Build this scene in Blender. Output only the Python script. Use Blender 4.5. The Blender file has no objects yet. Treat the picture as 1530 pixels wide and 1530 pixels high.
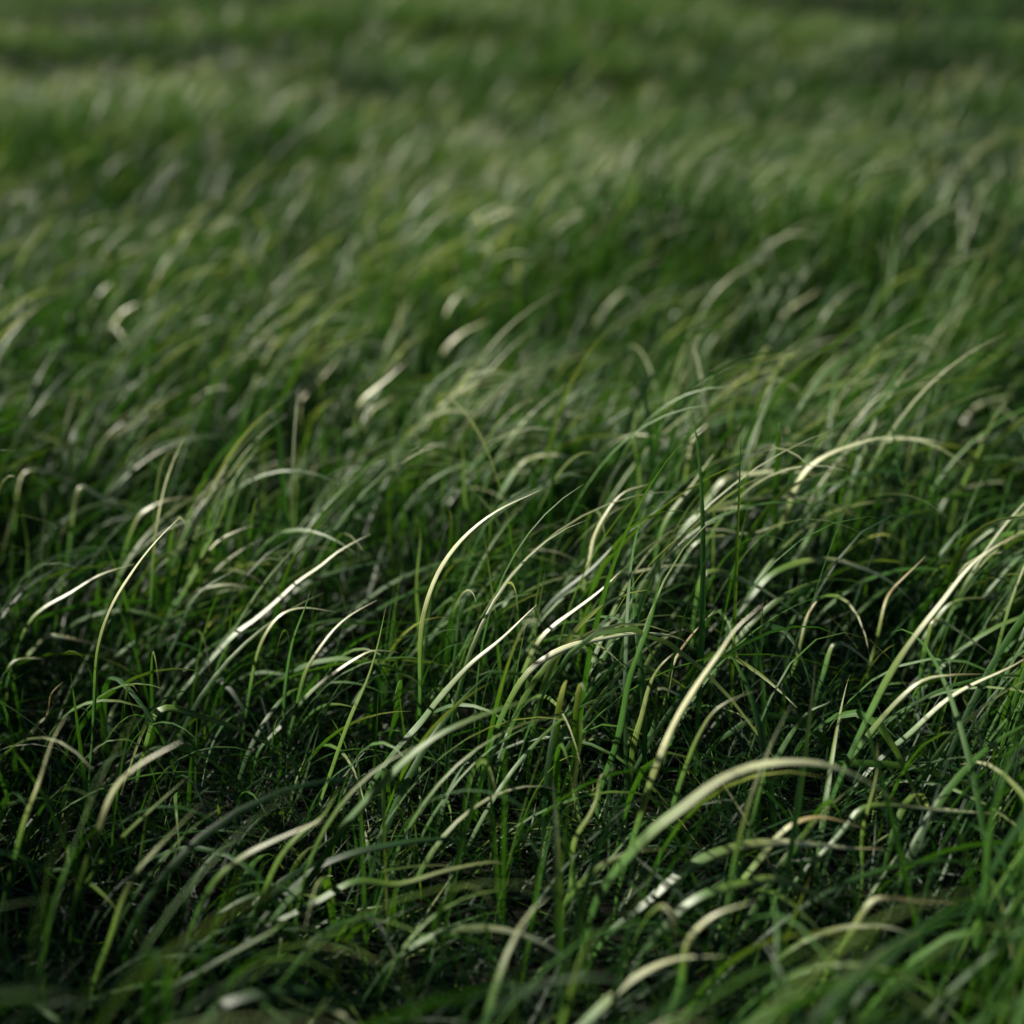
import bpy, math
import numpy as np

rng = np.random.default_rng(11)
R = math.radians
scene = bpy.context.scene
COL = scene.collection

# ------------------------------------------------------------------ camera
CAM_Z, PITCH, FOV = 0.55, R(19.5), R(35.0)
TH = math.tan(FOV / 2)
FOCUS = 1.06
cam_d = bpy.data.cameras.new('camera')
cam = bpy.data.objects.new('camera', cam_d)
COL.objects.link(cam)
cam.location = (0, 0, CAM_Z)
cam.rotation_euler = (R(90) - PITCH, 0, 0)
cam_d.sensor_width = 36
cam_d.sensor_fit = 'HORIZONTAL'
cam_d.lens = 18 / TH
cam_d.clip_start = 0.02
cam_d.clip_end = 3000
cam_d.dof.use_dof = True
cam_d.dof.focus_distance = FOCUS
cam_d.dof.aperture_fstop = 3.3
scene.camera = cam

FWD = np.array([0, math.cos(PITCH), -math.sin(PITCH)])
UP = np.array([0, math.sin(PITCH), math.cos(PITCH)])
RIGHT = np.array([1.0, 0, 0])
EYE = np.array([0, 0, CAM_Z])


def ray(px, py):
    u = (px - 765) / 765 * TH
    v = (765 - py) / 765 * TH
    return FWD + RIGHT * u + UP * v


# ------------------------------------------------------------------ terrain
_tr = np.random.default_rng(5)
WAVES = []
for lam, amp, n in ((3.4, .020, 5), (1.5, .013, 7), (.75, .006, 7), (.3, .003, 6)):
    for _ in range(n):
        a = _tr.normal(R(90), R(38))           # crests lie mostly across the wind
        k = 2 * math.pi / (lam * _tr.uniform(.75, 1.3))
        WAVES.append((k * math.cos(a), k * math.sin(a), _tr.uniform(0, 6.283), amp * .8))
# knolls and hollows: x, y, radius x, radius y, height
KNOLLS = [(.17, 1.32, .26, .24, .065), (.02, .62, .5, .16, -.012), (.2, 4.9, .8, .25, .05), (-.3, 9.2, 2.4, .9, .20), (.35, 2.9, .7, .35, .03)]
# gaps where the grass is short and the soil sinks: x, y, radius x, radius y, depth
GAPS = [(.27, 1.80, .12, .08, .03), (-.27, 1.46, .10, .06, .02), (-.13, .86, .10, .07, .01), (.27, 1.03, .05, .05, .01),
        (-.35, 2.45, .14, .1, .04), (.55, 2.5, .16, .1, .04)]
KNOLLS += [(a, b, c, d, -e) for a, b, c, d, e in GAPS]
# taller grass tinted dark to paint shadow bands across the meadow: x, y, radius x, radius y
SHADE_BANDS = [(1.20, 6.0, .75, .26), (2.2, 6.4, .5, .3), (-1.30, 7.0, .55, .42), (-2.15, 6.6, .4, .4), (-.22, 4.6, .34, .24), (.44, 3.5, .17, .15),
         (1.0, 3.5, .22, .16), (-.62, 2.85, .22, .14), (-.92, 2.75, .16, .12), (.2, 2.3, .11, .08), (.62, 2.25, .13, .09), (-1.25, 4.6, .32, .22),
         (.75, 4.9, .28, .18), (-.75, 5.9, .35, .25)]


def ground(x, y):
    z = np.zeros_like(np.asarray(x, float))
    for kx, ky, ph, am in WAVES:
        z = z + am * np.sin(kx * x + ky * y + ph)
    r = np.hypot(x, y)
    z = z * np.clip(.45 + r / 4, .45, 2.0) / np.clip(r / 40, 1, 6)
    for cx, cy, rx, ry, h in KNOLLS:
        z = z + h * np.exp(-((x - cx) / rx) ** 2 - ((y - cy) / ry) ** 2)
    return z


def patch(x, y, seed, lam):
    g = np.random.default_rng(seed)
    z = 0
    for _ in range(7):
        a = g.uniform(0, 6.283)
        k = 2 * math.pi / (lam * g.uniform(.6, 1.6))
        z = z + np.sin(k * (math.cos(a) * x + math.sin(a) * y) + g.uniform(0, 6.283))
    return z / 2.6                              # about -1 .. 1


# ------------------------------------------------------------------ materials
def nodes_of(name):
    m = bpy.data.materials.new(name)
    m.use_nodes = True
    nt = m.node_tree
    nt.nodes.clear()
    return m, nt, nt.nodes, nt.links


def grass_material():
    m, nt, N, L = nodes_of('grass_leaf')
    out = N.new('ShaderNodeOutputMaterial')
    at = N.new('ShaderNodeAttribute'); at.attribute_name = 'leaf'
    sp = N.new('ShaderNodeSeparateColor')
    L.new(at.outputs['Color'], sp.inputs[0])     # R: tint, G: along, B: across
    ramp = N.new('ShaderNodeValToRGB')
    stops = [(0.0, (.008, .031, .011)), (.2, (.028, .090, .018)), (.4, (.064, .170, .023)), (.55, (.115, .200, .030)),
             (.7, (.215, .255, .095)), (.85, (.64, .67, .43)), (1.0, (.40, .33, .15))]
    e = ramp.color_ramp.elements
    e[0].position, e[0].color = stops[0][0], (*stops[0][1], 1)
    e[1].position, e[1].color = stops[-1][0], (*stops[-1][1], 1)
    for p, c in stops[1:-1]:
        x = e.new(p); x.color = (*c, 1)
    L.new(sp.outputs[0], ramp.inputs['Fac'])
    # veins running along the leaf
    mul = N.new('ShaderNodeMath'); mul.operation = 'MULTIPLY'; mul.inputs[1].default_value = 26
    L.new(sp.outputs[2], mul.inputs[0])
    sn = N.new('ShaderNodeMath'); sn.operation = 'SINE'
    L.new(mul.outputs[0], sn.inputs[0])
    tc = N.new('ShaderNodeTexCoord')
    nz = N.new('ShaderNodeTexNoise'); nz.inputs['Scale'].default_value = 55; nz.inputs['Detail'].default_value = 3
    L.new(tc.outputs['Object'], nz.inputs['Vector'])
    mr = N.new('ShaderNodeMapRange')
    mr.inputs['From Min'].default_value = -1; mr.inputs['To Min'].default_value = .70; mr.inputs['To Max'].default_value = 1.22
    L.new(sn.outputs[0], mr.inputs['Value'])
    mr2 = N.new('ShaderNodeMapRange')
    mr2.inputs['From Min'].default_value = .3; mr2.inputs['From Max'].default_value = .7
    mr2.inputs['To Min'].default_value = .88; mr2.inputs['To Max'].default_value = 1.12
    L.new(nz.outputs['Fac'], mr2.inputs['Value'])
    mm = N.new('ShaderNodeMath'); mm.operation = 'MULTIPLY'
    L.new(mr.outputs[0], mm.inputs[0]); L.new(mr2.outputs[0], mm.inputs[1])
    vm = N.new('ShaderNodeVectorMath'); vm.operation = 'SCALE'
    L.new(ramp.outputs['Color'], vm.inputs[0]); L.new(mm.outputs[0], vm.inputs['Scale'])
    bump = N.new('ShaderNodeBump'); bump.inputs['Strength'].default_value = .12; bump.inputs['Distance'].default_value = .0004
    L.new(sn.outputs[0], bump.inputs['Height'])
    p = N.new('ShaderNodeBsdfPrincipled')
    p.inputs['Roughness'].default_value = .48
    p.inputs['Specular IOR Level'].default_value = .30
    g1 = N.new('ShaderNodeMapRange'); g1.inputs['To Min'].default_value = .12; g1.inputs['To Max'].default_value = .80
    g2 = N.new('ShaderNodeMapRange'); g2.inputs['To Min'].default_value = .48; g2.inputs['To Max'].default_value = .38
    for g_, nm in ((g1, 'Specular IOR Level'), (g2, 'Roughness')):   # alpha of the leaf data: how waxy the leaf is
        L.new(at.outputs['Alpha'], g_.inputs['Value'])
        L.new(g_.outputs[0], p.inputs[nm])
    L.new(vm.outputs[0], p.inputs['Base Color'])
    L.new(bump.outputs[0], p.inputs['Normal'])
    tr = N.new('ShaderNodeBsdfTranslucent')
    tint = N.new('ShaderNodeVectorMath'); tint.operation = 'MULTIPLY'; tint.inputs[1].default_value = (1.25, 1.4, .45)
    L.new(vm.outputs[0], tint.inputs[0])
    L.new(tint.outputs[0], tr.inputs['Color'])
    mix = N.new('ShaderNodeMixShader'); mix.inputs[0].default_value = .28
    L.new(p.outputs[0], mix.inputs[1]); L.new(tr.outputs[0], mix.inputs[2])
    L.new(mix.outputs[0], out.inputs['Surface'])
    return m


def soil_material():
    m, nt, N, L = nodes_of('soil_and_thatch')
    out = N.new('ShaderNodeOutputMaterial')
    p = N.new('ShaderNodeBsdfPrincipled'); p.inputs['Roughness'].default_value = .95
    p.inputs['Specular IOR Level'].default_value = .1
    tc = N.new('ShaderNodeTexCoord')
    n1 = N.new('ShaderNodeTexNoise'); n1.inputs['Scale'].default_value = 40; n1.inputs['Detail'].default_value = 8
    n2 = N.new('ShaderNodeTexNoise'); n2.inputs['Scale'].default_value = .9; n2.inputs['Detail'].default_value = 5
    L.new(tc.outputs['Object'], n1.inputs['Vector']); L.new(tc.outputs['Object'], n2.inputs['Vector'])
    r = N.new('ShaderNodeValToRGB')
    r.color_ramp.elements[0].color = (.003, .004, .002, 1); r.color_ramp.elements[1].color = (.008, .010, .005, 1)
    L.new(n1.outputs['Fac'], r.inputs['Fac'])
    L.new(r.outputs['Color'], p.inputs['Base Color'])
    b = N.new('ShaderNodeBump'); b.inputs['Strength'].default_value = .8; b.inputs['Distance'].default_value = .01
    L.new(n1.outputs['Fac'], b.inputs['Height']); L.new(b.outputs[0], p.inputs['Normal'])
    L.new(p.outputs[0], out.inputs['Surface'])
    return m


GRASS = grass_material()
SOIL = soil_material()


def make_mesh(name, V, F, leaf=None, smooth=True):
    me = bpy.data.meshes.new(name)
    V = np.ascontiguousarray(V, dtype=np.float32)
    F = np.ascontiguousarray(F, dtype=np.int32)
    me.vertices.add(len(V)); me.vertices.foreach_set('co', V.ravel())
    me.loops.add(F.size); me.loops.foreach_set('vertex_index', F.ravel())
    me.polygons.add(len(F))
    me.polygons.foreach_set('loop_start', np.arange(0, F.size, F.shape[1], dtype=np.int32))
    if smooth:
        me.polygons.foreach_set('use_smooth', np.ones(len(F), dtype=bool))
    if leaf is not None:
        a = me.attributes.new('leaf', 'FLOAT_COLOR', 'POINT')
        a.data.foreach_set('color', np.ascontiguousarray(leaf, dtype=np.float32).ravel())
    me.update(calc_edges=True)
    return me


# ------------------------------------------------------------------ ground sheet out to the horizon
def axis(steps):
    v = [0.0]
    for lim, s in steps:
        while v[-1] < lim:
            v.append(v[-1] + s)
    return np.array(v)


xs = axis([(3, .05), (8, .15), (30, 1), (120, 8), (900, 80)])
xs = np.concatenate([-xs[:0:-1], xs])
yp = axis([(12, .05), (30, .4), (120, 6), (900, 70)])
yn = axis([(2, .15), (20, 1.5), (120, 10), (900, 80)])
ys = np.concatenate([-yn[:0:-1], yp])
X, Y = np.meshgrid(xs, ys)
Z = ground(X, Y)
nx, ny = len(xs), len(ys)
idx = np.arange(nx * ny).reshape(ny, nx)
F = np.stack([idx[:-1, :-1], idx[:-1, 1:], idx[1:, 1:], idx[1:, :-1]], -1).reshape(-1, 4)
gnd = bpy.data.objects.new('ground', make_mesh('ground', np.stack([X, Y, Z], -1).reshape(-1, 3), F))
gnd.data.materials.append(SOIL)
gnd['kind'] = 'structure'
gnd['label'] = 'dark soil and thatch showing between the roots of the grass'
gnd['category'] = 'ground'
COL.objects.link(gnd)


# ------------------------------------------------------------------ the mass of the grass
def blades(x, y, L, az, daz, th0, curl, pw, kink, kt, width, tw0, tw1, tint, tip_dry_lit, segs, fold, ta=.35, tb=.5, waxy=0):
    n = len(x)
    t = np.linspace(0, 1, segs + 1)
    P = np.zeros((n, segs + 1, 3)); T = np.zeros((n, segs + 1, 3))
    P[:, 0, 0] = x; P[:, 0, 1] = y; P[:, 0, 2] = ground(x, y) - .004
    for i in range(segs + 1):
        th = th0 + curl * t[i] ** pw + kink / (1 + np.exp(-(t[i] - kt) * 22))
        th = np.minimum(th, 2.5)
        a = az + daz * t[i]
        T[:, i] = np.stack([np.sin(th) * np.cos(a), np.sin(th) * np.sin(a), np.cos(th)], -1)
        if i:
            P[:, i] = P[:, i - 1] + (T[:, i - 1] + T[:, i]) * .5 * (L / segs)[:, None]
    gz = ground(P[:, :, 0], P[:, :, 1]) + .004
    P[:, 1:, 2] = np.maximum(P[:, 1:, 2], gz[:, 1:])
    a = az[:, None] + daz[:, None] * t
    S = np.stack([-np.sin(a), np.cos(a), np.zeros_like(a)], -1)
    Nn = np.cross(S, T)
    tw = tw0[:, None] + tw1[:, None] * t
    S2 = S * np.cos(tw)[..., None] + Nn * np.sin(tw)[..., None]
    N2 = np.cross(S2, T)
    prof = (.62 + .38 * np.minimum(t / .35, 1)) * np.clip((1 - t) / .55, 0, 1) ** .75
    prof[-1] = .03
    w = width[:, None] * .5 * prof
    tt = np.broadcast_to(t, (n, segs + 1))
    tn = tint[:, None] + (tip_dry_lit[:, None] - tint[:, None]) * np.clip((tt - ta) / tb, 0, 1)  # towards the tip: drying, and highlights painted as paler colour
    wax = waxy + .4 * rng.uniform(0, 1, n) ** 2 * np.clip(1.5 - y / 3, .1, 1)
    cols, lf = [], []
    for u in ((-1, 0, 1) if fold else (-1, 1)):
        V = P + S2 * (w * u)[..., None]
        if fold and u == 0:
            V = V - N2 * (w * .28)[..., None]
        cols.append(V)
        lf.append(np.stack([tn, tt, np.full_like(tt, u * .5 + .5), np.broadcast_to(wax[:, None], tt.shape)], -1))
    k = len(cols)
    V = np.stack(cols, 2).reshape(-1, 3)           # n, segs+1, k
    LF = np.stack(lf, 2).reshape(-1, 4)
    base = (np.arange(n) * (segs + 1) * k)[:, None, None]
    i = np.arange(segs)[None, :, None]; j = np.arange(k - 1)[None, None, :]
    v0 = base + i * k + j
    Fq = np.stack([v0, v0 + 1, v0 + k + 1, v0 + k], -1).reshape(-1, 4)
    return V, Fq, LF


def scatter(n_per_m2, y0, y1, margin, clump):
    """points in the wedge the lens sees plus a margin on both sides, gathered into tufts"""
    area = .5 * 2 * .36 * (y1 * y1 - y0 * y0) + 2 * margin * (y1 - y0)
    n = int(n_per_m2 * area)
    y = np.sqrt(rng.uniform(0, 1, n * 2) * ((y1 + margin) ** 2 - (y0 + margin) ** 2) + (y0 + margin) ** 2) - margin
    y = y[:n]
    x = rng.uniform(-1, 1, n) * (.36 * y + margin)
    if clump > 0:
        nt = max(8, n // 16)
        ty = np.sqrt(rng.uniform(0, 1, nt) * ((y1 + margin) ** 2 - (y0 + margin) ** 2) + (y0 + margin) ** 2) - margin
        tx = rng.uniform(-1, 1, nt) * (.36 * ty + margin)
        pick = rng.integers(0, nt, n)
        use = rng.uniform(0, 1, n) < clump
        sc = .012 + .010 * np.clip(y, 0, 6)
        x = np.where(use, tx[pick] + rng.normal(0, 1, n) * sc, x)
        y = np.where(use, ty[pick] + rng.normal(0, 1, n) * sc, y)
    return x, y


def layer(kind, dens, y0, y1, margin, segs, fold, wmul=1.0, clump=.6, keep=1.0):
    x, y = scatter(dens, y0, y1, margin, {'pale': .0, 'thatch': .2}.get(kind, clump))
    if kind == 'tall':
        out = (x < -.36 * y - .20 - .2 * np.clip(y - .75, 0, 1)) & (rng.uniform(0, 1, len(x)) < np.where(y < .9, 1, .6)) & (x > -1.2) & (y < 1.02 + .3 * (x < -.85))
        x, y = x[out], y[out]
    if kind in ('tussock', 'fan'):                  # thick clumps: x, y, radius x, radius y
        q = np.full(len(x), 9.0)
        for cx, cy, rx, ry in ([(.06, 1.12, .09, .08), (.13, 1.25, .11, .11), (.22, 1.36, .09, .10), (.02, 1.00, .06, .05), (.34, 1.12, .06, .07),
                                (-.28, 1.25, .08, .06), (-.12, 1.55, .09, .07)] if kind == 'tussock' else [(.14, .76, .09, .06), (.22, .86, .07, .05), (-.07, .80, .05, .05), (.29, .72, .05, .05)]):
            q = np.minimum(q, ((x - cx) / rx) ** 2 + ((y - cy) / ry) ** 2)
        out = rng.uniform(0, 1, len(x)) < np.exp(-q)
        x, y = x[out], y[out]
    n = len(x)
    hp = patch(x, y, 21, 1.1) * .6 + patch(x, y, 22, .42) * .4     # tall and short patches
    cp = patch(x, y, 31, 1.4)                                      # lush and dry patches
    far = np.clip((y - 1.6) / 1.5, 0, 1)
    step = patch(x * .35, y, 61, .85) * .6 + patch(x * .6, y, 62, .4) * .4   # long swells lying across the view
    hm = 1 + .22 * hp * (1 - far) + far * (.20 * hp + .36 * step.clip(-1.3, 1.1))
    hm = hm.clip(.28, 1.7) * (1 - .43 * far)
    for gx, gy, rx, ry, _ in GAPS:
        hm = hm * (1 - .72 * np.exp(-(((x - gx) / rx) ** 2 + ((y - gy) / ry) ** 2) ** 2))
    hm = hm * (1 - .35 * np.clip((y - 8.6) / 1.5, 0, 1))
    shade_band = np.zeros(n)
    for gx, gy, rx, ry in SHADE_BANDS:
        shade_band = np.maximum(shade_band, np.exp(-(((x - gx) / rx) ** 2 + ((y - gy) / ry) ** 2) ** 2))
    hm = hm * (1 + .65 * shade_band * (kind != 'shoot'))
    shade_band = rng.uniform(0, 1, n) < shade_band * .93
    wind = patch(x, y, 41, .9) * .45
    if kind == 'under':
        L = rng.uniform(.06, .135, n) * hm
        az = rng.uniform(-math.pi, math.pi, n); th0 = rng.uniform(.1, .9, n)
        curl = rng.uniform(.2, 1.2, n); pw = rng.uniform(.8, 1.8, n)
        width = rng.uniform(.0011, .0026, n)
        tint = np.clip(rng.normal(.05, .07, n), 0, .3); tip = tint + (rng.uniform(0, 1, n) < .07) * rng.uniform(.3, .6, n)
        kink = (rng.uniform(0, 1, n) < .2) * rng.uniform(.4, 1.2, n)
    elif kind == 'thatch':                                         # matted short and dead leaves over the soil
        L = rng.uniform(.035, .085, n)
        az = rng.uniform(-math.pi, math.pi, n); th0 = rng.uniform(.5, 1.35, n)
        curl = rng.uniform(-.2, .7, n); pw = rng.uniform(.8, 1.6, n)
        width = rng.uniform(.0010, .0026, n)
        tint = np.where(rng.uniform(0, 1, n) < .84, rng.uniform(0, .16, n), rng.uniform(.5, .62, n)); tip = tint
        kink = (rng.uniform(0, 1, n) < .2) * rng.uniform(-.5, .5, n)
    elif kind == 'tall':                                           # unseen stand added left of the view to shade the foreground
        L = rng.uniform(.30, .54, n)
        az = rng.normal(.3, 1.1, n); th0 = rng.uniform(.0, .35, n)
        curl = rng.uniform(.2, 1.1, n); pw = rng.uniform(1.5, 2.6, n)
        width = rng.uniform(.003, .007, n)
        tint = np.clip(rng.normal(.22, .1, n), .02, .5); tip = tint + rng.uniform(0, .2, n)
        kink = (rng.uniform(0, 1, n) < .1) * rng.uniform(.3, 1.2, n)
    elif kind == 'pale':                                           # leaves reaching above the rest, far glints painted as pale tips
        L = rng.uniform(.19, .27, n) * hm.clip(.9, 1.25)
        az = rng.normal(.0, .6, n); th0 = rng.uniform(.1, .4, n)
        curl = rng.uniform(.9, 1.7, n); pw = rng.uniform(1.4, 2.4, n)
        width = rng.uniform(.0030, .0052, n)
        tint = rng.uniform(.30, .45, n); tip = rng.uniform(.82, .88, n)
        kink = np.zeros(n)
    elif kind in ('tussock', 'fan'):
        L = rng.uniform(.16, .30, n) if kind == 'tussock' else rng.uniform(.13, .24, n)
        az = rng.normal(.05, .75, n); th0 = rng.uniform(.0, .5, n)
        curl = rng.uniform(.8, 2.0, n); pw = rng.uniform(1.1, 2.2, n)
        width = rng.uniform(.0026, .0052, n)
        tint = np.clip(rng.normal(.32, .08, n), .1, .5)
        tip = np.where(rng.uniform(0, 1, n) < .68, rng.uniform(.62, .85, n), tint + .08)
        kink = (rng.uniform(0, 1, n) < .12) * rng.uniform(.5, 1.4, n)
    elif kind == 'arc':                                            # long thin leaves laid over by the wind
        L = rng.uniform(.16, .30, n) * hm
        az = rng.normal(.05, .75, n) + wind; th0 = rng.uniform(.1, .7, n)
        curl = rng.uniform(.9, 2.1, n); pw = rng.uniform(1.0, 2.3, n)
        width = rng.uniform(.0022, .0050, n)
        tint = np.clip(rng.normal(.26, .08, n), .08, .45)
        tip = tint + np.where(rng.uniform(0, 1, n) < .48, rng.uniform(.25, .55, n), rng.uniform(0, .12, n))
        kink = (rng.uniform(0, 1, n) < .10) * rng.uniform(.5, 1.3, n)
    elif kind == 'arch':
        L = rng.normal(.185 if y1 <= 2 else .185, .040, n).clip(.09, .30) * hm
        az = rng.normal(.10, .95 if y1 <= 2 else 1.25, n) + wind; th0 = rng.uniform(.0, .36, n)
        curl = rng.normal(1.55, .5, n).clip(.3, 2.4); pw = rng.uniform(1.4, 2.9, n)
        width = rng.gamma(7, .0038 / 7, n).clip(.0018, .0060)
        tint = np.clip(rng.normal(.20, .10, n) + .06 * cp, .02, .5)
        pale = rng.uniform(0, 1, n) < (.30 + .10 * cp) * (1 - .6 * far)
        tip = tint + np.where(pale, rng.uniform(.30, .70, n), rng.uniform(0, .08, n))
        tip = np.clip(tip, 0, .92)
        kink = (rng.uniform(0, 1, n) < .10) * rng.uniform(.5, 1.3, n)
    else:                                                          # upright shoots
        L = rng.normal(.150, .030, n).clip(.08, .24) * hm
        az = rng.normal(.1, 1.3, n); th0 = rng.uniform(.0, .22, n)
        curl = rng.uniform(.0, .55, n); pw = rng.uniform(1, 2, n)
        width = rng.uniform(.0016, .0034, n)
        tint = np.clip(rng.normal(.38, .08, n), .12, .55); tip = tint + rng.uniform(0, .12, n)
        kink = np.zeros(n)
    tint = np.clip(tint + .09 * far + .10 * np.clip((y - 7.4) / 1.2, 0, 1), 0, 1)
    tip = np.where(shade_band, .08, tip)
    tint = np.where(shade_band, .05, tint)  # the bands' shade is put into the leaf colour
    kt = rng.uniform(.35, .75, n)
    daz = rng.normal(0, .30, n)
    tw0 = rng.normal(0, .35, n); tw1 = rng.normal(0, .9, n)
    return blades(x, y, L, az, daz, th0, curl, pw, kink, kt, width * wmul, tw0, tw1, tint, tip, segs, fold, *((.52, .15, .75) if kind == 'pale' else (.25, .5, .3) if kind in ('tussock', 'fan') else (.35, .5)))


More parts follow.
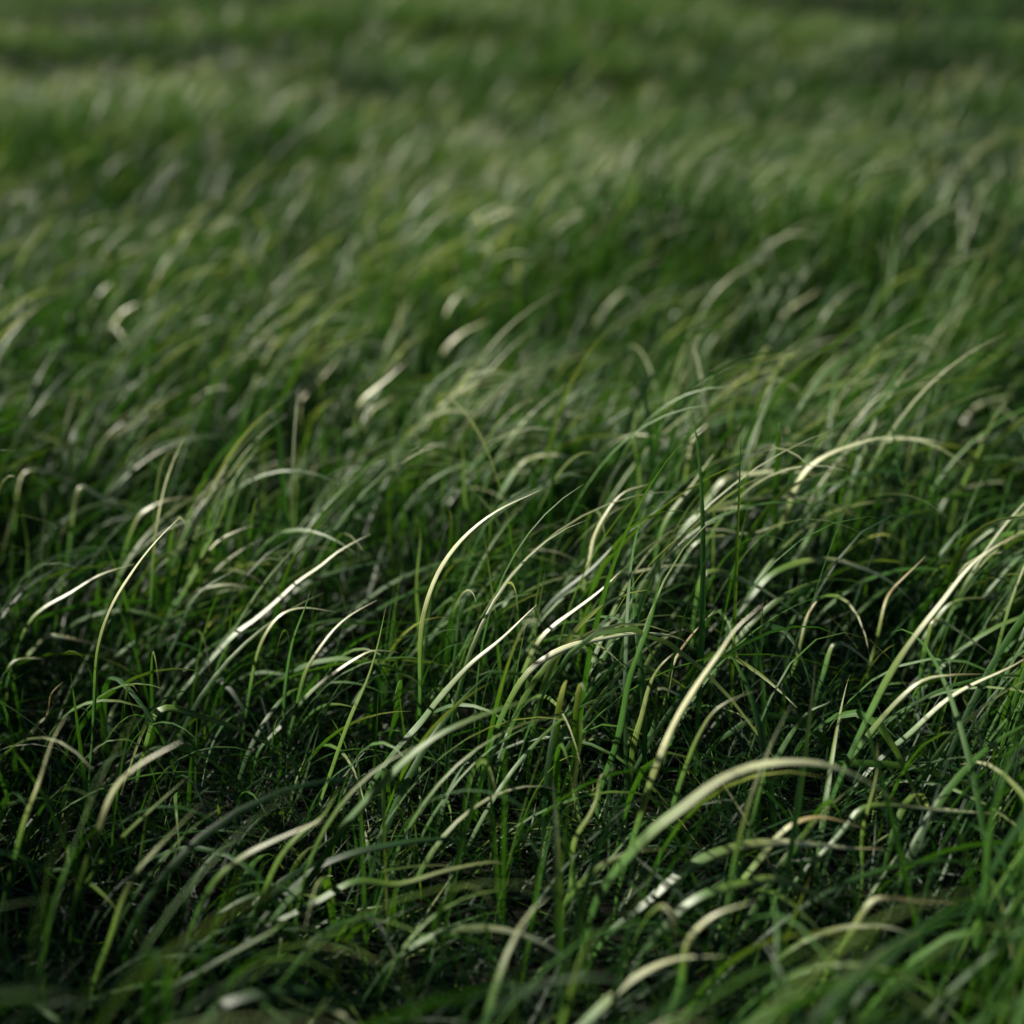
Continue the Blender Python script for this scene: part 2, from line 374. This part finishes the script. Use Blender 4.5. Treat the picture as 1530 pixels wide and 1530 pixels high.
# ------------------------------------------------------------------ the blades that stand out, each a thing of its own
TINTS = {'p': (.26, .82, .18, .68), 'w': (.30, .85, .08, .52), 'g': (.26, .36, .2, .8), 'y': (.47, .58, .2, .8),
         'b': (.08, .16, .2, .8), 't': (.55, 1.0, .2, .6), 'o': (.48, .68, .1, .6), 'h': (.26, .68, .15, .7), 'm': (.28, .54, .3, .8)}  # p, w and h paint the highlight as pale tint up the blade
G = 'single grass blades standing out of the meadow'
HERO = [
    ('tall white-lit blade arching to the right, alone above the dark centre', 'w', 11, .06, [(628, 1045), (630, 960), (640, 905), (662, 845), (695, 795), (740, 758), (805, 731)], 1.15),
    ('tall slender blade, green below and shining white near its tip, left of the dark hollow', 'p', 11, .05, [(134, 1130), (136, 1050), (143, 970), (165, 905), (200, 850), (235, 808), (272, 772)], 1),
    ('low cream blade arching left to right just left of the tall slender white one', 'p', 8, .07, [(22, 985), (40, 935), (65, 908), (105, 885), (150, 858), (200, 843)], 1),
    ('thin straight white stalk rising at the very left edge', 'p', 5, .06, [(0, 840), (8, 805), (18, 770), (28, 738)], 1),
    ('upright bright green shoot beside the thin white stalk at the left edge', 'y', 8, .06, [(42, 860), (37, 800), (32, 730)], 1),
    ('pale blade folding flat above the upright green shoot at the left', 'p', 8, .06, [(18, 800), (28, 740), (42, 708), (78, 706), (112, 716)], 1),
    ('pale blade bent sharply over and falling to the right, below the thin leaning ones', 'p', 9, .06, [(100, 830), (108, 770), (120, 728), (150, 742), (183, 760), (205, 779)], 1),
    ('straight thin cream blade leaning right with its tip by itself', 'p', 7, .06, [(222, 930), (233, 820), (246, 735), (260, 690), (276, 656)], 1),
    ('short cream arc lying level beside the straight leaning cream blade', 'p', 9, .07, [(185, 835), (203, 775), (225, 757), (250, 748), (287, 745)], 1),
    ('dull cream blade with green foot, curving up behind the sharply folded one', 'h', 7, .06, [(125, 720), (145, 675), (165, 645), (193, 623)], 1),
    ('broad soft green blade leaning right, one of a close pair', 'g', 9, .06, [(262, 900), (300, 830), (335, 745), (360, 700), (385, 665)], 1),
    ('long yellow-green blade leaning right, its foot low in the dark, second of a close pair', 'y', 7, .06, [(260, 905), (285, 870), (312, 815), (340, 735), (370, 678)], 1),
    ('thin pale arc rising to the right behind the tall slender white blade', 'p', 6, .07, [(270, 890), (300, 840), (325, 812), (350, 797), (378, 786)], 1),
    ('blurred straight blade leaning right, green with a cream tip, among the far left grass', 'h', 9, .05, [(355, 640), (378, 580), (398, 535), (418, 500)], 1),
    ('thin tan blade with a slanting tip above a pale kinked stem', 't', 6, .05, [(448, 640), (452, 598), (480, 565), (510, 530)], 1),
    ('blurred blade with a glowing cream bend, leaning right over a smaller pale fleck', 'p', 10, .05, [(525, 680), (535, 620), (546, 595), (570, 570), (610, 540)], 1),
    ('short blurred cream fleck just right of the blade with the glowing bend', 'p', 11, .08, [(548, 645), (558, 612), (570, 602), (587, 590)], 1),
    ('blurred pale blade curving right, brightest at its tip, far left of the field', 'p', 11, .05, [(155, 530), (165, 495), (182, 468), (212, 450)], 1),
    ('dim blurred blade just beyond the bright curved one at far left', 'h', 10, .05, [(122, 500), (135, 460), (150, 438), (166, 422)], 1),
    ('blurred white blade curving right, highest of the bright pair beyond the centre', 'w', 13, .05, [(650, 525), (663, 480), (680, 448), (710, 425)], 1),
    ('blurred cream blade curving right just below the highest bright one beyond the centre', 'p', 12, .05, [(650, 570), (662, 527), (690, 495), (732, 476)], 1),
    ('soft pale arch with a green falling end, behind the dark centre', 'p', 11, .06, [(745, 745), (775, 696), (800, 682), (835, 679), (870, 692), (897, 718)], 1),
    ('blurred bright blade bending right beyond the tussock, with a dimmer twin beneath', 'p', 12, .05, [(885, 505), (895, 475), (912, 450), (937, 431)], 1),
    ('short blurred glowing blade lying slantwise over the right of the field', 'p', 12, .07, [(1160, 490), (1180, 462), (1200, 447), (1228, 430)], 1),
    ('short blurred pale blade just above the slantwise glowing one on the right', 'p', 11, .07, [(1155, 445), (1170, 418), (1187, 407), (1207, 399)], 1),
    ('straight leaning blade, green foot and pale tip, tallest behind the tussock', 'h', 9, .05, [(1180, 735), (1210, 680), (1235, 630), (1262, 585), (1302, 548)], 1),
    ('thin olive-tan blade curving right, before the tall straight leaning one', 't', 7, .06, [(1120, 705), (1135, 680), (1155, 655), (1190, 630), (1232, 608)], 1),
    ('long white arching blade with a drooping thin tip, highest over the tussock', 'w', 10, .05, [(1135, 840), (1168, 775), (1198, 718), (1225, 690), (1262, 668), (1310, 652), (1358, 655)], 1.1),
    ('short curved cream blade standing up at the head of the tussock', 'p', 9, .06, [(1022, 740), (1026, 690), (1036, 655), (1060, 632)], 1),
    ('long straight cream-green blade leaning right through the tussock', 'h', 9, .06, [(975, 850), (996, 780), (1030, 725), (1052, 695), (1077, 668)], 1),
    ('broad white blade lying almost level across the top of the tussock', 'w', 11, .07, [(1050, 760), (1082, 716), (1115, 709), (1155, 704), (1200, 705), (1237, 710)], 1),
    ('broad pale blade lying level, lower of two in the middle of the tussock', 'p', 11, .07, [(1015, 810), (1045, 770), (1088, 757), (1125, 756), (1162, 776)], 1),
    ('thin straight pale blade lying level beneath the two broad ones of the tussock', 'p', 6, .07, [(1015, 850), (1045, 809), (1090, 801), (1135, 795), (1182, 778)], 1),
    ('dull cream blade sweeping level to the right, behind the dark right hollow', 'h', 8, .06, [(1195, 820), (1220, 781), (1245, 768), (1290, 753), (1337, 747)], 1),
    ('cream blade lying level near the right edge, lower of two', 'p', 9, .06, [(1400, 775), (1420, 740), (1455, 728), (1490, 722), (1532, 727)], 1),
    ('cream blade with a level bend near the right edge, upper of two', 'p', 9, .06, [(1418, 700), (1432, 667), (1460, 655), (1495, 652), (1532, 664)], 1),
    ('blurred cream blade bending level at the upper right edge', 'p', 11, .05, [(1430, 655), (1442, 625), (1460, 605), (1485, 596), (1518, 595)], 1),
    ('tall upright blue-green blade standing right of the white arch', 'b', 9, .05, [(1362, 850), (1350, 740), (1335, 640), (1328, 585)], 1),
    ('thin upright olive stalk just right of the tall blue-green blade', 'o', 5, .06, [(1350, 720), (1365, 650), (1378, 612)], 1),
    ('yellow-green blade leaning right behind the cream level pair at the right edge', 'y', 8, .06, [(1420, 785), (1440, 722), (1465, 665), (1490, 620), (1514, 593)], 1),
    ('upright bright green shoot in the dark gap left of the tussock', 'y', 8, .05, [(957, 770), (951, 680), (947, 598)], 1),
    ('upright thin yellow-green stem through the middle of the tussock', 'y', 6, .06, [(1064, 850), (1068, 770), (1058, 700)], 1),
    ('vivid green pointed shoot standing highest at the back of the tussock', 'y', 9, .05, [(1073, 730), (1090, 640), (1106, 560)], 1),
    ('white-edged blade rising steeply at the left of the tussock, its thin tip turned right', 'w', 10, .05, [(866, 930), (879, 850), (888, 805), (908, 770), (934, 737), (967, 723)], 1),
    ('blue-green blade sweeping up to the right, crossing the white steep one', 'b', 8, .06, [(800, 940), (845, 880), (890, 840), (940, 800), (998, 748)], 1),
    ('short bright white blade slanting right at the foot of the tussock', 'w', 9, .06, [(778, 1010), (812, 955), (855, 915), (900, 877), (928, 853)], 1),
    ('silvery white blade rooted in front of the tussock and arching far to the right', 'w', 12, .06, [(745, 1085), (778, 1022), (810, 990), (855, 965), (910, 948), (955, 944), (1005, 955), (1038, 977)], 1.1),
    ('pale level blade crossing the tussock just above the folded one', 'p', 7, .06, [(860, 905), (895, 873), (940, 856), (990, 848), (1042, 848)], 1),
    ('blade folded sharply at its crown, its long pale half falling to the right', 'p', 10, .05, [(1036, 945), (1042, 890), (1051, 857), (1070, 851), (1115, 872), (1165, 902), (1219, 933)], .9),
    ('broad striped green blade standing up with a curled-over pale tip', 'g', 13, .05, [(903, 1165), (920, 1090), (940, 1025), (965, 955), (980, 890), (988, 860), (1005, 845)], 1),
    ('short broad yellow-olive blade with a hooked tip below the tussock', 'o', 13, .05, [(945, 1135), (955, 1080), (968, 1035), (985, 1005), (1008, 980)], 1),
    ('thin tan blade curving up right, behind the broad straight cream one', 't', 7, .06, [(998, 1025), (1015, 980), (1037, 943), (1068, 911)], 1),
    ('broad straight cream blade with a tan tip, leaning right at the middle right', 'w', 13, .05, [(940, 1270), (973, 1165), (1004, 1085), (1035, 1035), (1075, 980), (1105, 935), (1142, 900)], 1),
    ('short bent cream blade pointing down right, crossing the foot of the broad straight one', 'p', 9, .06, [(978, 1065), (988, 1031), (1010, 1035), (1035, 1052), (1052, 1072)], 1),
    ('green blade bending level at its tip, just right of the broad straight cream one', 'h', 10, .05, [(998, 1235), (1023, 1155), (1045, 1095), (1065, 1060), (1095, 1040), (1137, 1031)], 1),
    ('bright green blade curving up to meet a folded one at its tip', 'g', 12, .05, [(1160, 1135), (1180, 1095), (1205, 1065), (1242, 1045)], 1),
    ('thin tan blade standing alone in the dark hollow right of the tussock', 't', 7, .06, [(1193, 970), (1208, 925), (1225, 890), (1247, 859)], 1),
    ('short cream blade bent over and pointing down right in the right hollow', 'p', 9, .05, [(1232, 1010), (1243, 966), (1262, 964), (1290, 982), (1314, 999)], 1),
    ('thin reddish-tan arc at the right of the dark hollow', 't', 6, .06, [(1313, 940), (1328, 890), (1350, 860), (1384, 830)], 1),
    ('longest cream blade, leaning far right until it leaves the picture at the right edge', 'p', 12, .05, [(1253, 1170), (1300, 1060), (1330, 1000), (1365, 950), (1415, 895), (1465, 840), (1538, 790)], 1),
    ('pale blade snapped over and falling right, crossing the longest cream blade', 'p', 9, .06, [(1378, 1000), (1388, 945), (1400, 925), (1440, 950), (1497, 986)], 1),
    ('cream blade with a level top, rooted right beside the longest one', 'p', 10, .05, [(1263, 1145), (1300, 1095), (1340, 1050), (1380, 1016), (1420, 1008), (1467, 1008)], 1),
    ('straight cream blade slanting to the right edge, lowest of three from one root', 'p', 10, .05, [(1318, 1130), (1365, 1090), (1415, 1050), (1465, 1018), (1538, 976)], 1),
    ('long green-cream arch curving over the right hollow and drooping right', 'p', 11, .06, [(1118, 900), (1150, 860), (1190, 843), (1240, 838), (1295, 853), (1335, 875), (1372, 907)], 1),
    ('pale blade with a level bend at the right edge, above the snapped one', 'h', 8, .06, [(1392, 940), (1420, 903), (1465, 893), (1532, 897)], 1),
    ('big broad cream arch sweeping right in the lower right, the widest blade there', 'p', 19, .04, [(880, 1390), (900, 1340), (935, 1280), (975, 1235), (1025, 1203), (1085, 1168), (1145, 1146), (1215, 1138), (1265, 1152), (1305, 1175), (1337, 1199)], 1),
    ('pale slim blade lying level and dropping to the right edge below the big arch', 'p', 11, .06, [(1260, 1240), (1292, 1209), (1340, 1202), (1415, 1208), (1512, 1224)], 1),
    ('broad cream blade lying level just below the big broad arch', 'p', 17, .05, [(1000, 1322), (1062, 1282), (1113, 1261), (1165, 1257), (1215, 1262), (1265, 1268), (1322, 1268)], 1),
    ('dull tan blade lying level between the big arch and the broad level blade', 't', 12, .06, [(1145, 1268), (1173, 1241), (1205, 1227), (1240, 1225), (1292, 1236)], 1),
    ('broad striped cream-green arch drooping right in the bottom right', 'h', 16, .05, [(1000, 1382), (1030, 1345), (1065, 1325), (1115, 1315), (1155, 1315), (1215, 1340), (1272, 1367)], 1),
    ('blurred cream blade rising and bending level, above the lowest cream blade', 'p', 16, .05, [(1010, 1485), (1025, 1420), (1045, 1385), (1075, 1360), (1122, 1346)], 1),
    ('blurred cream arch rising from the bottom edge, lowest of the cream blades', 'p', 17, .05, [(865, 1535), (905, 1490), (945, 1457), (985, 1436), (1025, 1426), (1082, 1427)], 1),
    ('dim tan blade lying level near the lower right edge', 't', 12, .06, [(1278, 1385), (1302, 1353), (1330, 1346), (1370, 1344), (1432, 1344)], 1),
    ('very broad soft green blade running diagonally up right across the lower middle', 'm', 16, .05, [(430, 1345), (462, 1310), (500, 1250), (540, 1205), (600, 1145), (650, 1106), (700, 1080), (765, 1055), (812, 1040)], 1),
    ('blurred dull olive blade slanting up right in the bottom left', 'm', 13, .05, [(258, 1478), (320, 1440), (400, 1397), (447, 1348)], 1),
    ('long olive-green blade leaning right up to the foot of the tussock', 'h', 13, .05, [(590, 1125), (625, 1085), (655, 1045), (700, 995), (750, 955), (802, 904)], 1),
    ('slim grey-green arch with a pale back, left of the very broad diagonal blade', 'h', 12, .05, [(285, 1390), (320, 1327), (360, 1286), (400, 1260), (450, 1236), (482, 1224)], 1),
    ('blurred upright blade with a cream tip at the lower left edge', 'p', 13, .04, [(8, 1340), (30, 1240), (50, 1180), (75, 1115), (107, 1068)], 1),
    ('blurred green blade with a cream bend, forking right at the lower left', 'p', 14, .04, [(110, 1395), (120, 1315), (135, 1257), (160, 1203), (195, 1162), (272, 1103)], 1),
    ('vivid green straight blade leaning right behind the lower left cream bend', 'y', 11, .05, [(138, 1310), (180, 1257), (220, 1215), (277, 1163)], 1),
    ('olive blurred blade leaning right, lowest of those at the lower left', 'o', 12, .05, [(155, 1425), (190, 1327), (225, 1275), (302, 1203)], .9),
    ('vivid green blade bent over flat and sinking to the right in the dark left hollow', 'y', 12, .06, [(225, 1095), (235, 1070), (255, 1062), (300, 1072), (350, 1086), (400, 1110), (442, 1131)], 1),
    ('straight vivid green pointed shoot standing in the dark left of the centre', 'y', 9, .05, [(498, 1140), (528, 1065), (545, 1022), (560, 972), (579, 902)], 1),
    ('slim white-topped arch with its tip bending level, in the dark left of centre', 'p', 8, .05, [(368, 1060), (380, 990), (395, 950), (420, 918), (455, 906), (502, 911)], 1),
    ('slim cream blade curving up right, just right of the white-topped arch', 'p', 8, .05, [(440, 1070), (455, 1010), (480, 965), (510, 930), (562, 899)], 1),
    ('grey-green upright blade between the two slim pale arches left of centre', 'g', 10, .05, [(424, 1065), (427, 1010), (435, 960), (450, 915), (463, 878)], 1),
    ('slim white arch low down, lowest of the pale ones left of centre', 'p', 8, .05, [(432, 1065), (458, 1036), (490, 1010), (525, 988), (560, 975), (602, 979)], 1),
    ('long wavy cream blade leaning right above the pale arches left of centre', 'p', 9, .06, [(308, 990), (345, 950), (385, 925), (415, 900), (445, 868), (475, 845), (505, 823), (557, 799)], 1),
    ('blue-green pointed blade leaning right beside the thin pale arc at left', 'b', 8, .06, [(253, 970), (270, 930), (297, 893), (350, 848)], 1),
    ('broad blue-green blade sweeping level right above the long wavy cream one', 'b', 10, .06, [(420, 897), (460, 870), (520, 850), (612, 827)], 1),
    ('tan blade lying level and sinking right across the tall slender white one', 't', 9, .06, [(56, 965), (70, 948), (95, 948), (140, 962), (192, 986)], 1),
    ('short dull blade with a level tip at the left edge, below the low cream arc', 'h', 8, .06, [(3, 1015), (18, 990), (40, 984), (72, 987)], 1),
    ('short hooked tan blade standing in the dark at the left', 't', 7, .05, [(48, 1090), (68, 1067), (78, 1035), (98, 1016)], 1),
    ('upright vivid green shoot just left of the white-lit central blade', 'y', 9, .05, [(625, 940), (624, 860), (626, 778)], 1),
    ('upright vivid green shoot behind the white-lit central blade, right of a blue-green one', 'y', 9, .05, [(701, 800), (693, 705), (688, 643)], 1),
    ('upright vivid green shoot behind the long wavy cream blade', 'y', 8, .05, [(439, 800), (444, 710), (443, 658)], 1),
    ('blue-green shoot leaning slightly left, behind the dark centre', 'b', 8, .05, [(617, 820), (601, 755), (585, 698)], 1),
    ('short yellow-olive blade with a curled tip, below the hooked broad one', 'o', 11, .05, [(860, 1275), (873, 1225), (885, 1190), (900, 1162), (927, 1148)], 1),
    ('small upright olive stalk in front of the crown of the big broad arch', 'o', 7, .07, [(1298, 1215), (1305, 1150), (1310, 1108)], .85),
    ('dark green blurred blade leaning right at the lower right edge', 'g', 12, .05, [(1455, 1405), (1475, 1280), (1495, 1195), (1532, 1080)], 1),
    ('very broad blurred dark green arch along the bottom edge, left of the middle', 'b', 24, .05, [(290, 1545), (335, 1503), (420, 1480), (500, 1485), (575, 1512)], 1),
    ('vivid green blurred blade crossing the very broad diagonal one low down', 'y', 12, .05, [(390, 1345), (420, 1282), (450, 1246), (480, 1222), (507, 1178)], .9),
    ('dull cream wavy blade lying level below the very broad diagonal one', 'h', 12, .05, [(470, 1345), (530, 1314), (600, 1320), (675, 1300), (740, 1290), (787, 1312)], 1),
    ('dark blue-green blade lying level just above the dull cream wavy one', 'b', 12, .05, [(448, 1325), (490, 1290), (550, 1265), (650, 1257), (720, 1266), (767, 1297)], 1),
    ('vivid green blurred shoot rising from the bottom edge at the middle', 'y', 14, .05, [(828, 1570), (845, 1500), (862, 1455), (892, 1388)], 1),
]


def catmull(P, n):
    P = np.asarray(P, float)
    Q = np.vstack([2 * P[0] - P[1], P, 2 * P[-1] - P[-2]])
    d = np.r_[0, np.cumsum(np.linalg.norm(np.diff(P, axis=0), axis=1))]
    s = np.linspace(0, d[-1], n)
    out = []
    for v in s:
        i = min(np.searchsorted(d, v, side='right') - 1, len(P) - 2)
        t = (v - d[i]) / (d[i + 1] - d[i])
        a, b, c, e = Q[i], Q[i + 1], Q[i + 2], Q[i + 3]
        out.append(.5 * (2 * b + (c - a) * t + (2 * a - 5 * b + 4 * c - e) * t * t + (3 * b - a - 3 * c + e) * t ** 3))
    return np.array(out), s / d[-1]


def hero(label, tcode, wpx, hb, pts, bright):
    r0 = ray(*pts[0])
    # the foot: the sight line meets the plane hb above the soil
    y0 = 1.0
    for _ in range(12):
        k = y0 / r0[1]
        g = float(ground(r0[0] * k, y0)) * .7
        y0 += ((g + hb - CAM_Z) / r0[2] * r0[1] - y0) * .6
    lean = rng.uniform(-.22, .22)
    W, first = [], None
    for i, (px, py) in enumerate(pts):
        r = ray(px, py)
        y = y0
        for _ in range(3):                          # the blade leans away from or towards the viewer as it rises
            p = EYE + r * (y / r[1])
            if first is None:
                first = p
            y = y0 + lean * max(0, p[2] - first[2])
        W.append(EYE + r * (y / r[1]))
    W = np.array(W)
    # down to the soil below the lowest point seen
    d0 = W[0] - W[1]
    d0 = d0 / np.linalg.norm(d0)
    gz = float(ground(W[0][0], W[0][1])) - .005
    drop = max(W[0][2] - gz, .02)
    slope = d0[0] / max(-d0[2], .5)
    mid = W[0] + np.array([slope * drop * .40, 0, -drop * .5])
    root = W[0] + np.array([slope * drop * .60, rng.uniform(-.006, .006), 0])
    root[2] = float(ground(root[0], root[1])) - .005
    ctrl = np.vstack([root, mid, W])
    n = 34
    P, s = catmull(ctrl, n)
    wob = sum(np.sin(rng.uniform(4, 16) * s + rng.uniform(0, 6.28))[:, None] * rng.normal(0, .0007, 3) for _ in range(4))
    P = P + wob * np.clip(s * 4, 0, 1)[:, None]
    s_first = np.linalg.norm(np.diff(ctrl[:3], axis=0), axis=1).sum() / np.linalg.norm(np.diff(ctrl, axis=0), axis=1).sum()
    T = np.gradient(P, axis=0)
    T /= np.linalg.norm(T, axis=1)[:, None]
    # the leaf's face: turned partly up the wind and partly to the viewer, twisting along its length
    tw = rng.uniform(.35, .75) + rng.uniform(-.25, .25) * s
    side0 = np.array([0, 1.0, 0])
    B = side0 - T * (T @ side0)[:, None]
    B /= np.linalg.norm(B, axis=1)[:, None]
    Nn = np.cross(B, T)                             # in the plane of the arc
    Nn *= np.where(Nn[:, 2:3] + -.3 * Nn[:, 0:1] > 0, 1, -1)
    S = B * np.cos(tw)[:, None] + np.sign(np.mean(Nn[:, 0]) * -1 + 1e-6) * Nn * 0 + B * 0
    Np = Nn * np.sin(R(90) - tw)[:, None] - B * np.sin(tw)[:, None]   # outward normal of the face
    S = np.cross(T, Np)
    S /= np.linalg.norm(S, axis=1)[:, None]
    Np = np.cross(S, T)
    Np *= np.where((Np * Nn).sum(1) > 0, 1, -1)[:, None]
    SHOWN.append(P[s > s_first + .08])
    mpp = 2 * TH * np.mean((W - EYE) @ FWD) / 1530
    view = np.mean(np.abs(np.sin(tw)))
    width = min(wpx * mpp / max(.75, .45 + view * .6), .0105) * (.72 if y0 > 1.35 else .86)
    prof = (.42 + .58 * np.minimum(s / .45, 1) ** .8) * np.clip((1 - s) / .5, 0, 1) ** .8
    prof = prof * (1 + .05 * np.sin(s * rng.uniform(15, 40) + rng.uniform(0, 6)) + rng.normal(0, .025, n))
    prof[-1] = .03
    w = width * .5 * prof
    t0, t1, a, b = TINTS[tcode]
    if tcode in 'pw' and y0 > 1.35:                 # farther blades: brighter highlights painted in by a paler tint
        t1, a, b = .84, .20, .60
    ss = np.clip((s - s_first * .6) / (1 - s_first * .6), 0, 1)
    tn = t0 + (t1 - t0) * np.clip((ss - a) / (b - a), 0, 1) + rng.uniform(-.03, .03)
    if tcode in 'phwo' and rng.uniform() < .6:      # withered point
        tn = tn + (.97 - tn) * np.clip((s - rng.uniform(.84, .93)) / .07, 0, 1)
    rings = []
    for off, up, u in ((-1, 0, 0), (.15, -.52, .5), (1, 0, 1), (.15, -.66, .5)):
        rings.append((P + S * (w * off)[:, None] + Np * (w * up)[:, None], u))
    V = np.stack([v for v, _ in rings], 1).reshape(-1, 3)
    LF = np.stack([np.stack([tn, s, np.full(n, u), np.full(n, .65 if tcode in 'pwh' else .3)], -1) for _, u in rings], 1).reshape(-1, 4)
    i = np.arange(n - 1)[:, None]; j = np.arange(4)[None, :]
    Fq = np.stack([i * 4 + j, i * 4 + (j + 1) % 4, (i + 1) * 4 + (j + 1) % 4, (i + 1) * 4 + j], -1).reshape(-1, 4)
    me = make_mesh('grass_blade', V - root, Fq, LF)
    me.materials.append(GRASS)
    o = bpy.data.objects.new('grass_blade', me)
    o.location = root
    o['label'] = label
    o['category'] = 'grass blade'
    o['group'] = G
    COL.objects.link(o)


SHOWN = []          # the standing part of every single blade: points and distance
for h in HERO:
    hero(*h)

# ------------------------------------------------------------------ the rest of the meadow
def thin(V, Fq, LF, segs, k, share):
    """the single blades stand clear: most blades crowding right before one are taken out"""
    n = len(V) // ((segs + 1) * k)
    mid = V.reshape(n, segs + 1, k, 3).mean(2)
    fine = np.concatenate([mid[:, :-1] * (1 - f) + mid[:, 1:] * f for f in (0, .25, .5, .75)], 1)
    q = fine - EYE
    dep = q @ FWD
    uv = np.stack([q @ RIGHT / dep, q @ UP / dep], -1)
    cell = 2 * TH / 220
    near = {}
    for P in SHOWN:
        h = P - EYE
        hd = h @ FWD
        for (a, b), d in zip(np.floor(np.stack([h @ RIGHT / hd, h @ UP / hd], -1) / cell).astype(int), hd):
            for da in (-1, 0, 1):
                for db in (-1, 0, 1):
                    near[(a + da, b + db)] = max(near.get((a + da, b + db), 0), d)
    tab = np.zeros((400, 400))
    for (a, b), d in near.items():
        if abs(a) < 200 and abs(b) < 200:
            tab[a + 200, b + 200] = d
    ij = np.clip(np.floor(uv / cell).astype(int) + 200, 0, 399)
    hit = ((dep < tab[ij[..., 0], ij[..., 1]] + .0) & (dep > .05)).sum(1)
    drop = (hit > 0) & (rng.uniform(0, 1, n) < share)
    keep = ~drop
    V = V.reshape(n, -1, 3)[keep].reshape(-1, 3)
    LF = LF.reshape(n, -1, 4)[keep].reshape(-1, 4)
    m = int(keep.sum())
    per = (segs + 1) * k
    F1 = Fq.reshape(n, -1, 4)[0]
    Fq = (F1[None] + (np.arange(m) * per)[:, None, None]).reshape(-1, 4)
    return V, Fq, LF


SETS = [
    ('under', 4600, .42, 2.0, .55, 6, False, 1.0),
    ('arch', 1350, .47, 2.0, .55, 10, True, 1.0),
    ('arc', 1350, .47, 2.0, .55, 12, True, 1.0),
    ('shoot', 850, .42, 2.0, .55, 6, True, 1.0),
    ('thatch', 11000, .45, 2.0, .35, 4, False, 1.0),
    ('tall', 3200, .0, 2.2, 1.1, 9, True, 1.0),
    ('tussock', 4200, .9, 1.9, .2, 14, True, 1.0),
    ('fan', 4500, .6, .95, .1, 14, True, 1.0),
    ('under', 2600, 2.0, 4.5, .9, 4, False, 1.4),
    ('arch', 2700, 2.0, 4.5, .9, 7, False, .95),
    ('shoot', 1900, 2.0, 4.5, .9, 4, False, 1.0),
    ('arc', 350, 2.0, 4.5, .9, 8, False, 1.0),
    ('pale', 150, 1.35, 4.5, .9, 10, True, .9),
    ('pale', 90, 4.5, 8.5, .9, 7, False, 1.2),
    ('arch', 1900, 4.5, 9.0, 1.2, 5, False, 1.05),
    ('shoot', 1100, 4.5, 9.0, 1.2, 3, False, 1.1),
    ('arch', 900, 9.0, 17.0, 1.5, 4, False, 1.7),
    ('arch', 60, 17.0, 45.0, 2.0, 3, False, 7.0),
]
Vs, Fs, Ls, off = [], {}, [], 0
Fall = []
for kind, d, y0, y1, mg, sg, fo, wm in SETS:
    V, Fq, LF = layer(kind, d, y0, y1, mg, sg, fo, wm)
    if kind == 'tall':                              # the added shading stand leans clear of the view
        per = (sg + 1) * 3
        m = len(V) // per
        Q = V.reshape(m, per, 3)
        ok = (Q[..., 0] + .40 * np.maximum(Q[..., 1], .1)).max(1) < -.09
        V = Q[ok].reshape(-1, 3); LF = LF.reshape(m, per, 4)[ok].reshape(-1, 4)
        Fq = (Fq.reshape(m, -1, 4)[0][None] + (np.arange(int(ok.sum())) * per)[:, None, None]).reshape(-1, 4)
    elif y0 < 2.0:
        V, Fq, LF = thin(V, Fq, LF, sg, 3 if fo else 2, .75 if kind == 'tussock' else .95)
    Vs.append(V); Fall.append(Fq + off); Ls.append(LF); off += len(V)
gm = make_mesh('grass', np.concatenate(Vs), np.concatenate(Fall), np.concatenate(Ls))
gm.materials.append(GRASS)
grass = bpy.data.objects.new('grass', gm)
grass['kind'] = 'stuff'
grass['label'] = 'dense green meadow grass bent over by the wind'
grass['category'] = 'grass'
COL.objects.link(grass)

# ------------------------------------------------------------------ light
SUN_EL, SUN_AZ = R(29), R(296)                      # azimuth clockwise from +Y
world = bpy.data.worlds.new('World')
scene.world = world
world.use_nodes = True
nt = world.node_tree
bg = nt.nodes['Background']
sky = nt.nodes.new('ShaderNodeTexSky')
sky.sky_type = 'NISHITA'
sky.sun_disc = False
sky.sun_elevation = SUN_EL
sky.sun_rotation = SUN_AZ
nt.links.new(sky.outputs[0], bg.inputs['Color'])
bg.inputs['Strength'].default_value = .05
sd = bpy.data.lights.new('sun', 'SUN')
sd.energy = 5.0
sd.angle = R(1.5)
sd.color = (1.0, .93, .80)
so = bpy.data.objects.new('sun', sd)
COL.objects.link(so)
from mathutils import Vector
dirv = Vector((math.sin(SUN_AZ) * math.cos(SUN_EL), math.cos(SUN_AZ) * math.cos(SUN_EL), math.sin(SUN_EL)))
so.rotation_euler = dirv.to_track_quat('Z', 'Y').to_euler()
so.location = (-3, 2, 4)

vs = scene.view_settings
scene.display_settings.display_device = 'sRGB'
vs.view_transform = 'Standard'
vs.look = 'None'
vs.exposure = 0.52
vs.gamma = 1
scene.cycles.max_bounces = 6
scene.cycles.diffuse_bounces = 3
scene.cycles.use_denoising = True
